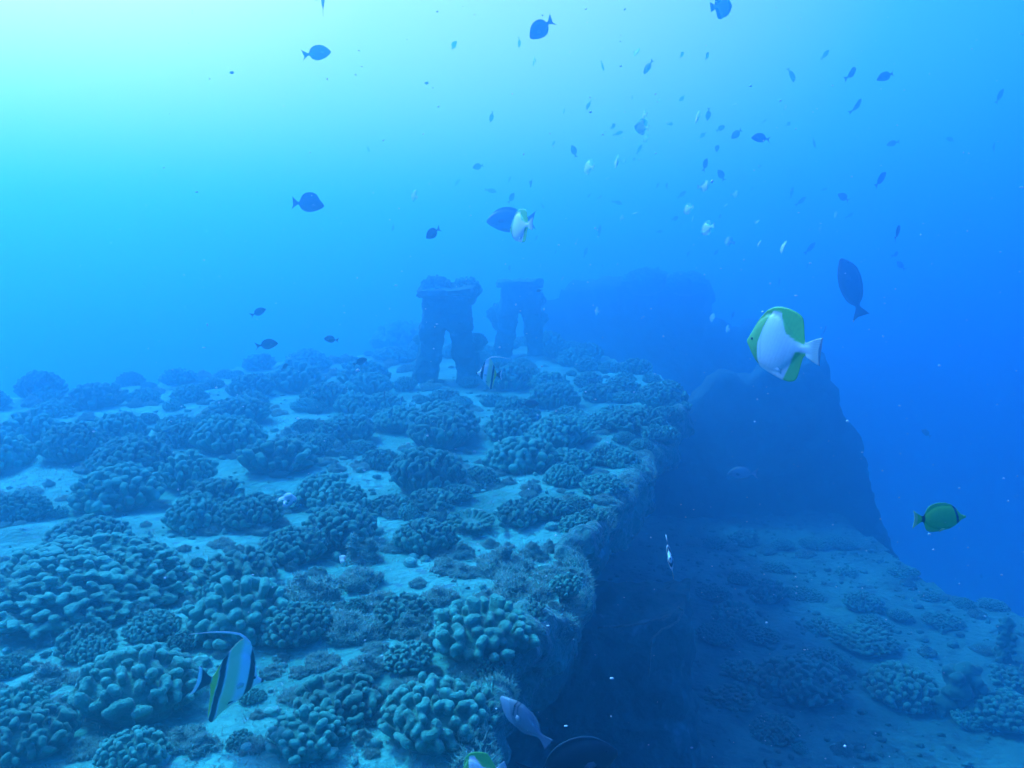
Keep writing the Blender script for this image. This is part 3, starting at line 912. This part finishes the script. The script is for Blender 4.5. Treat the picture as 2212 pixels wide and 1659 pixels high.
X2 = [0, .04, .09, .14, .2, .3, .4, .5, .6, .68, .74, .79, .82, .88, .94, 1]
IDOL = fish_mesh('moorish_idol', 1, X2,
    [.015, .03, .045, .09, .2, .33, .40, .40, .32, .2, .11, .055, .045, .05, .06, .07],
    [-.025, -.035, -.05, -.08, -.17, -.27, -.32, -.32, -.26, -.17, -.10, -.055, -.045, -.05, -.06, -.07],
    [.018, .033, .05, .10, .24, .42, .58, .65, .56, .42, .28, .07, .05, .10, .16, .21],
    [-.028, -.038, -.055, -.09, -.18, -.29, -.37, -.47, -.62, -.56, -.24, -.07, -.05, -.10, -.16, -.21],
    [.012, .02, .03, .045, .06, .075, .075, .066, .05, .034, .024, .018, .014, .008, .005, .004],
    c_idol, fork=.05, xp=.80, eye=(.19, .07), er=.02, pect=(.33, -.03, .12, (.5, .55, .5)), pelv=(.36, -.30, .12, BLK),
    filament=([(.42, .54), (.50, .63), (.60, .68), (.75, .70), (.9, .70), (1.05, .69), (1.2, .67), (1.34, .65)], .024), fcol=(.85, .88, .86))
def c_millet(x, z, v, u):
    c = np.tile(np.array((.16, .62, .06)), (len(x), 1))
    sp = (np.sin(x * 95) * np.sin(z * 150 + x * 20) > .35) & (abs(u) < .95) & (x > .28) & (x < .72) & (z > -.08)
    c[sp] *= .72
    c = mixc(c, (.2, .56, .12), sm(abs(v - .5), .40, .47) * (x > .2) * (x < .8))
    c = mixc(c, (.03, .04, .10), sm(x - .05 * z / .2, .165, .18) * (1 - sm(x - .05 * z / .2, .215, .23)))
    c = mixc(c, BLK, sm(x, .795, .81) * (1 - sm(x, .855, .87)))
    return mixc(c, (.55, .65, .2), sm(x, .92, .96))
X3 = [0, .04, .09, .14, .2, .3, .42, .55, .67, .75, .79, .82, .86, .92, 1]
MILLET = fish_mesh('milletseed_butterflyfish', 1, X3,
    [.02, .03, .045, .09, .15, .21, .235, .225, .18, .12, .07, .045, .045, .05, .06],
    [-.015, -.025, -.045, -.10, -.15, -.20, -.215, -.20, -.16, -.11, -.07, -.045, -.045, -.05, -.06],
    [.022, .034, .05, .10, .17, .25, .29, .295, .27, .22, .15, .05, .055, .10, .17],
    [-.018, -.03, -.05, -.105, -.155, -.21, -.235, -.255, -.26, -.23, -.16, -.05, -.055, -.10, -.17],
    [.010, .018, .03, .045, .06, .072, .075, .066, .05, .034, .024, .018, .014, .008, .004],
    c_millet, fork=.03, xp=.82, eye=(.19, .03), er=.016, pelv=(.36, -.19, .17, (.65, .7, .15)))
def plain(c0, c1, tail=None):
    def f(x, z, v, u):
        c = np.tile(np.array(c0), (len(x), 1))
        c = mixc(c, c1, sm(-u, .1, .9))
        return mixc(c, tail, sm(x, .80, .84)) if tail else c
    return f
def surgeon(name, c, fork=.12, deep=1.0, tall=1.0, dors=1.0):
    X = [0, .03, .08, .15, .25, .38, .5, .62, .72, .79, .82, .86, .92, 1]
    d = deep
    return fish_mesh(name, 1, X,
        [.0, .04, .10, .16, .205, .23, .225, .19, .125, .06, .03, .028, .03, .03],
        [-.04, -.07, -.11, -.15, -.19, -.215, -.21, -.18, -.12, -.055, -.03, -.028, -.03, -.03],
        list(np.array([.005, .045, .105, .175, .25, .29, .295, .27, .215, .13, .035, .05, .12, .22]) * ([d] * 10 + [1] * 4) * np.array([1, 1, 1, 1, dors, dors, dors, dors, dors, 1, 1, 1, 1, 1])),
        list(np.array([-.045, -.075, -.115, -.155, -.205, -.245, -.265, -.25, -.20, -.12, -.035, -.05, -.12, -.22]) * ([d] * 10 + [1] * 4)),
        [.008, .025, .045, .06, .07, .075, .07, .058, .038, .02, .014, .01, .006, .004],
        c, fork=fork, xp=.82, nx=64, nv=30, eye=(.13, .07), er=.016, pect=(.27, -.02, .15, (.10, .12, .13)))
SURG = surgeon('surgeonfish', plain((.035, .045, .055), (.05, .06, .07)))
SURGP = surgeon('surgeonfish', plain((.11, .14, .16), (.15, .17, .18)))
SURGY = surgeon('surgeonfish', plain((.02, .025, .03), (.03, .035, .04), (.5, .5, .04)), fork=.06)
SAIL = surgeon('surgeonfish', plain((.03, .04, .05), (.05, .06, .07)), fork=.06, dors=1.35)
DAMSEL = surgeon('damselfish', plain((.05, .07, .08), (.10, .13, .13)), fork=.16, deep=.92)
def c_pale(x, z, v, u):
    c = np.tile(np.array((.30, .36, .38)), (len(x), 1))
    return mixc(c, (.45, .52, .54), sm(-u, 0, .8))
CHROMIS = surgeon('reef_fish', c_pale, fork=.1, deep=.85)
def uni(name, c):
    X = [0, .03, .08, .15, .25, .4, .55, .68, .77, .82, .86, .92, 1]
    return fish_mesh(name, 1, X,
        [.0, .03, .075, .12, .155, .165, .145, .105, .06, .028, .026, .026, .03],
        [-.03, -.055, -.08, -.115, -.145, -.155, -.135, -.095, -.055, -.028, -.026, -.026, -.03],
        [.004, .035, .08, .135, .185, .20, .185, .15, .10, .03, .04, .09, .15],
        [-.034, -.06, -.085, -.12, -.155, -.18, -.17, -.14, -.09, -.03, -.04, -.09, -.15],
        [.008, .022, .04, .055, .064, .066, .056, .04, .022, .014, .01, .006, .004],
        c, fork=.05, xp=.82, nx=64, nv=30, eye=(.10, .055), er=.014, pect=(.25, -.03, .14, (.12, .15, .17)))
def c_black(x, z, v, u):
    c = np.tile(np.array((.012, .016, .02)), (len(x), 1))
    return mixc(c, (.07, .16, .18), sm(abs(v - .5), .475, .49) * (x > .12) * (x < .8))  # pale fin edges: rim light along the back painted into the skin colour
SURGB = surgeon('surgeonfish', c_black)
UNI = uni('unicornfish', plain((.11, .14, .16), (.15, .17, .18)))
SLIM = uni('reef_fish', plain((.05, .065, .075), (.08, .10, .11)))
def c_trig(x, z, v, u):
    c = np.tile(np.array((.13, .18, .20)), (len(x), 1))
    c = mixc(c, (.20, .27, .30), sm(x * .9 - .30 + .0 * z, -.02, .0) * 0 + (sm(-z - .02 - .9 * (x - .27), 0, .02) * (x < .42)))
    c = c * 1.15
    bar = lambda x0, x1, wv, z0: sm(wv - abs(x - np.interp(z, [-.05, .13], [x0, x1])), 0, .008) * (z > z0)
    c = mixc(c, (.015, .02, .03), bar(.33, .245, .018, -.03))
    c = mixc(c, (.015, .02, .03), bar(.43, .30, .014, .02))
    return c
X5 = [0, .03, .08, .15, .25, .35, .45, .55, .65, .73, .78, .83, .88, .94, 1]
TRIG = fish_mesh('triggerfish', 1, X5,
    [.02, .04, .075, .115, .165, .19, .185, .16, .12, .08, .055, .045, .045, .05, .055],
    [-.035, -.06, -.10, -.15, -.20, -.215, -.195, -.155, -.105, -.07, -.05, -.045, -.045, -.05, -.055],
    [.022, .042, .08, .12, .17, .205, .20, .21, .18, .12, .06, .05, .065, .09, .12],
    [-.038, -.065, -.105, -.155, -.205, -.225, -.205, -.205, -.165, -.11, -.055, -.05, -.065, -.09, -.12],
    [.012, .025, .04, .055, .07, .075, .07, .058, .044, .03, .022, .016, .01, .006, .004],
    c_trig, fork=.0, xp=.83, eye=(.25, .105), er=.014, pect=(.36, -.0, .09, (.35, .4, .42)))

def bent(me, k):
    m2 = me.copy()
    n_ = len(m2.vertices)
    co = np.empty(n_ * 3); m2.vertices.foreach_get('co', co); co = co.reshape(-1, 3)
    q = np.clip(.15 - co[:, 0], 0, 2)
    co[:, 1] += k * q ** 2
    m2.vertices.foreach_set('co', co.ravel()); m2.update()
    return m2
DAMSELS = [DAMSEL, bent(DAMSEL, .7), bent(DAMSEL, -.7), bent(SURG, .4)]
SLIMS = [SLIM, bent(SLIM, .7), bent(SLIM, -.6), bent(UNI, .4)]
PYRS = [PYR, bent(PYR, .6), bent(PYR, -.6)]
def fish(name, me, px, py, d, size, yaw, pitch=0, roll=0, label=None, group=None, phrase=None):
    o = link(name, me)
    o.location = at(px, py, d)
    o.rotation_euler = Euler((math.radians(roll), math.radians(-pitch), math.radians(yaw)), 'XYZ')
    o.scale = (size,) * 3
    tag(o, label, 'fish', group)
    if not label: later(o, phrase, px, py, 'fish')
    return o
PY, SU, DA = 'pyramid_butterflyfish', 'surgeonfish', 'damselfish'
BF, SF, HF = 'butterflyfish over the wreck', 'surgeonfish in the open water', 'hazy fish schooling above the wreck'
fish(PY, PYR, 1688, 746, 1.45, .150, 127, 4, 0, 'big white butterflyfish with green dorsal and anal fins, closest in open water', BF)
fish('milletseed_butterflyfish', MILLET, 2030, 1119, 1.95, .132, 6, 1, 0, 'yellow butterflyfish with a dark eye band, alone over the drop-off', BF)
fish('moorish_idol', IDOL, 500, 1470, 1.80, .157, 42, -20, 4, 'banded black and yellow fish with trailing fin over the near sand', 'banded moorish idols')
fish('moorish_idol', IDOL, 1055, 808, 3.3, .104, 172, 3, 0, 'small banded fish with trailing fin in front of the tall bollard', 'banded moorish idols')
fish('moorish_idol', IDOL, 1447, 1207, 2.9, .125, 258, 22, 12, 'dark banded fish seen edge-on over the ledge void', 'banded moorish idols')
fish(PY, PYR, 1046, 1672, 1.30, .085, 158, -25, 0, 'green-edged butterflyfish cut by the bottom of the frame beside the deck edge', BF)
fish('triggerfish', TRIG, 1133, 1556, 1.75, .142, 152, 34, 0, 'pale triggerfish with dark bars behind its eye, beside the dark wall')
fish(SU, SURGB, 1238, 1650, 2.0, .235, 14, 8, 0, 'black surgeonfish whose arched back shows at the frame bottom', SF)
fish(SU, SURGY, 1203, 1348, 3.0, .085, 225, -30, 0, 'small dark fish with a yellow tail in the shade under the gunwale', SF)
fish(SU, SURGP, 1099, 476, 5.8, .325, 176, 0, 0, 'big blue-grey surgeonfish behind the narrow butterflyfish in mid water', SF)
fish(PY, PYR, 1125, 490, 2.7, .132, 124, -6, 6, 'narrow green-edged butterflyfish overlapping the big blue-grey surgeonfish', BF)
fish('unicornfish', UNI, 1838, 620, 6.6, .53, 205, 62, -20, 'slim blue-grey unicornfish hanging tail down beside the big butterflyfish', SF)
fish(SU, SAIL, 667, 441, 4.2, .155, 12, -4, 0, 'dark surgeonfish with raised dorsal fin in the bright water', SF)
fish(SU, SURG, 686, 115, 4.3, .14, 10, 10, 0, 'dark oval surgeonfish high in the bright water', SF)
fish(SU, SURG, 1167, 63, 4.0, .155, 208, -38, 0, 'dark surgeonfish nosing down under the top edge', SF)
fish(SU, SURG, 934, 504, 4.6, .105, 220, -30, 0, 'small dark forked-tail fish above the tall bollard', SF)
fish(SU, SLIM, 697, 2, 4.0, .14, 100, 68, 0, 'fish cut by the top edge with only its tail showing', SF)
fish(PY, PYR, 1558, 14, 4.2, .15, 30, 12, 0, 'shadowed butterflyfish cut by the top edge of the frame', BF)
for x, y, d, s_, yw, pt, lab in ((559, 674, 4.5, .082, 20, 24, 'dark damselfish above two others over the bright deck rim'), (578, 744, 4.6, .115, 8, 8, 'slim dark fish just above the far sunlit coral rim'),
                               (714, 733, 4.8, .085, 170, 6, 'small oval damselfish over the far coral rim, nose to the bright water'), (779, 781, 4.5, .078, 25, 22, 'spiny-finned damselfish against the hazy coral beside the tall bollard'),
                               (615, 792, 5, .06, 60, 30, 'tiny dark damselfish low against the hazy rim corals'), (830, 851, 4.8, .045, 80, 60, 'tiny upright damselfish over a coral in front of the tall bollard'),
                               (868, 863, 4.8, .045, 70, 60, 'tiny upright damselfish beside the coral at the tall bollard foot'), (1164, 628, 6.5, .05, 200, -10, 'tiny dark fish beside the top of the second bollard'),
                               (1145, 873, 4.6, .10, 5, 4, 'dark fish resting over the coral in mid deck')):
    fish(DA, DAMSEL, x, y, d, s_, yw, pt, 0, lab, 'damselfish near the coral')
fish('reef_fish', CHROMIS, 1602, 1022, 6.5, .22, 175, 0, 0, 'faint pale fish low in front of the bulkhead', HF)

# the school in the haze: x, y, pixel length, look (w white side, s white sliver, d dark oval, e slim dark), pitch
SCHOOL = [(1376, 113, 19, 's0', 60), (1399, 146, 28, 'd', 50), (1301, 143, 20, 'e', -60), (1473, 118, 15, 'd', 50), (1527, 121, 20, 'd', 50), (1710, 162, 30, 'e', -68), (1270, 227, 18, 'd', 70), (1473, 213, 16, 'd', 30),
    (1390, 249, 25, 's', 80), (1387, 275, 34, 'w', 15), (1504, 255, 28, 's', 75), (1530, 248, 22, 'd', 75), (1324, 273, 18, 'd', 30), (1336, 288, 20, 'e', 20), (1395, 300, 17, 'w', 20), (1449, 268, 14, 'd', 10),
    (1557, 277, 18, 'd', 30), (1590, 290, 25, 'd', 32), (1642, 298, 35, 'd2', -4), (1518, 292, 15, 'd', 40), (1547, 322, 21, 'd', 40), (1239, 326, 23, 'd', -70), (1271, 362, 32, 'w', 70), (1331, 350, 30, 's', 80),
    (1381, 322, 20, 'e', 62), (1523, 355, 25, 'd', 70), (1557, 378, 23, 'd', -60), (1703, 268, 14, 'd', 30), (1348, 348, 13, 'w', 10), (1369, 344, 12, 'd', 20),
    (1782, 118, 25, 'e', 48), (1840, 158, 42, 'e', 38), (1912, 165, 34, 'd2', 20), (1852, 228, 35, 'e', 55), (2159, 207, 32, 'e', 62), (1758, 310, 18, 'd', -60), (1927, 310, 22, 'd', 10), (2052, 301, 17, 'd', -20), (2145, 321, 25, 'e', 75),
    (1522, 403, 24, 'w', 62), (1439, 403, 16, 'd', 60), (1420, 401, 14, 'd', 40), (1473, 420, 22, 'e', 35), (1335, 438, 22, 'e', -12), (1272, 423, 10, 'd', 40), (1296, 426, 14, 'e', 30), (1486, 452, 25, 'w', 65), (1495, 473, 14, 's', 80),
    (1527, 494, 32, 'w', 75), (1573, 522, 20, 'w', -30), (1693, 535, 29, 's', 70), (1459, 472, 16, 'd', 20), (1555, 467, 14, 'd', 20), (1295, 498, 22, 'e', 80), (1425, 500, 12, 'd', 10), (1588, 420, 16, 'w', 30), (1623, 409, 16, 'e', 20),
    (1710, 415, 22, 'e', 78), (1435, 609, 24, 'e', 75), (1443, 597, 14, 's', 70), (1683, 610, 19, 'e', 80), (1288, 672, 18, 's', 80), (1539, 687, 18, 'w', 30), (1570, 710, 18, 's', 78), (1215, 602, 16, 's', 60), (1392, 686, 14, 'd', 15),
    (1547, 545, 14, 'd', 40), (1486, 548, 11, 'd', 70), (1300, 575, 9, 'd', 20), (1902, 387, 42, 'e', 45), (1821, 426, 25, 'd', -35), (1836, 465, 18, 'e', 35), (1938, 501, 36, 'd', 45), (1770, 494, 12, 's', 70), (1731, 434, 24, 'e', 40),
    (1936, 549, 20, 'd', 20), (1944, 573, 20, 'd', -50), (1781, 714, 24, 'e', 60), (1751, 535, 28, 'e', 50), (980, 98, 20, 'd', 58), (1122, 93, 17, 'd', 75), (1152, 133, 22, 's', -80), (1062, 253, 20, 'd', 65), (1217, 242, 15, 's', 80),
    (1032, 360, 22, 'd', 10), (895, 423, 24, 'w', -65), (987, 395, 18, 'e', 50), (1060, 412, 24, 'e', -8), (1105, 427, 21, 'd', 60), (1147, 397, 21, 's', -75), (1195, 310, 14, 'e', 50), (795, 322, 12, 'e', -70), (1172, 445, 12, 'e', -60),
    (1100, 388, 14, 'e', 60), (2000, 935, 20, 'd', -30), (2118, 1243, 16, 'e', -55), (1555, 833, 19, 's', -85), (1610, 900, 14, 'w', -30), (1200, 545, 9, 'd', 60), (1265, 545, 20, 'e', 75), (1640, 360, 12, 'd', 30), (1100, 580, 14, 'd', 80)]
for _ in range(34):
    x, y = random.gauss(1420, 260), random.gauss(400, 130)
    if y < 210 or y > 700 or any(math.hypot(x - q[0], y - q[1]) < 26 for q in SCHOOL) or math.hypot(x - 1690, y - 745) < 110: continue
    SCHOOL.append((x, y, random.uniform(10, 18), random.choice('sswde'), random.uniform(10, 80)))
for i, (x, y, px_, lk, pt) in enumerate(SCHOOL):
    me, size, nm, ph = {'w': (PYR, .135, PY, 'pale butterflyfish'), 's': (PYR, .135, PY, 'white butterflyfish sliver'), 'd': (DAMSEL, .14, 'reef_fish', 'faint oval fish'),
                        'e': (SLIM, .19, 'reef_fish', 'faint slim fish')}[lk[0]]
    if lk == 'd2': ph = 'stout fish'
    eff = {'w': .88, 's': .86, 'd': .9, 'e': .95}[lk[0]]
    d = min(16.5, size * eff * F / px_)
    rz_ = ray(x, y).z
    if rz_ > 0: d = min(d, 3.25 / rz_)
    size = px_ * d / F / eff
    me = random.choice({'w': PYRS, 's': PYRS, 'd': DAMSELS, 'e': SLIMS}[lk[0]])
    yw = {'w': random.choice((25, 150)), 's': random.choice((82, 98, 278)), 'd': random.choice((15, 165, 35, 50, 140)), 'e': random.choice((12, 30, 45))}[lk[0]]
    if lk == 'd2': yw = 172
    if lk == 'w' and y != 275: yw = random.choice((-60, -66, 118, 124)); size *= 1.1
    if lk[0] == 's': pt = random.uniform(-6, 6); rl = (90 - abs(SCHOOL[i][4])) * (1 if yw < 180 else -1)
    elif lk == 'w' and y != 275: pt = random.uniform(-25, 25); rl = -14 if yw < 0 else 14
    else: rl = random.uniform(-8, 8)
    if lk[0] in 'de' and 90 < yw: pt = -abs(pt) if pt > 0 else abs(pt)
    tone = '' if d < 8 else 'dim ' if d < 12 else 'ghostly '
    fish(nm, me, x, y, d, size, yw, pt, rl, None, HF, tone + ph)

# ------------------------------------------------------------------ drifting specks
def snow():
    r = np.random.default_rng(8)
    b = Build()
    for _ in range(900):
        d = r.uniform(.5, 1) ** .6 * 6
        d = max(.7, d * r.uniform(.2, 1))
        x = r.uniform(300, 2300) if r.uniform() < .8 else r.uniform(0, 2211); y = r.uniform(0, 1700)
        p = at(x, y, d)
        if p.z < .12 and inside(p.x, p.y, DECK): continue
        s_ = r.choice([.0004, .0006, .0009, .0013, .0019], p=[.35, .3, .2, .1, .05]) * d
        b.ball(p, np.array((r.uniform(.5, 1.6), r.uniform(.5, 1.2), r.uniform(.4, 1.2))) * s_)
    tag(link('marine_snow', b.mesh('marine_snow', M['snow'])), kind='stuff')
snow()
flush('deck'); flush('low'); flush('fish')
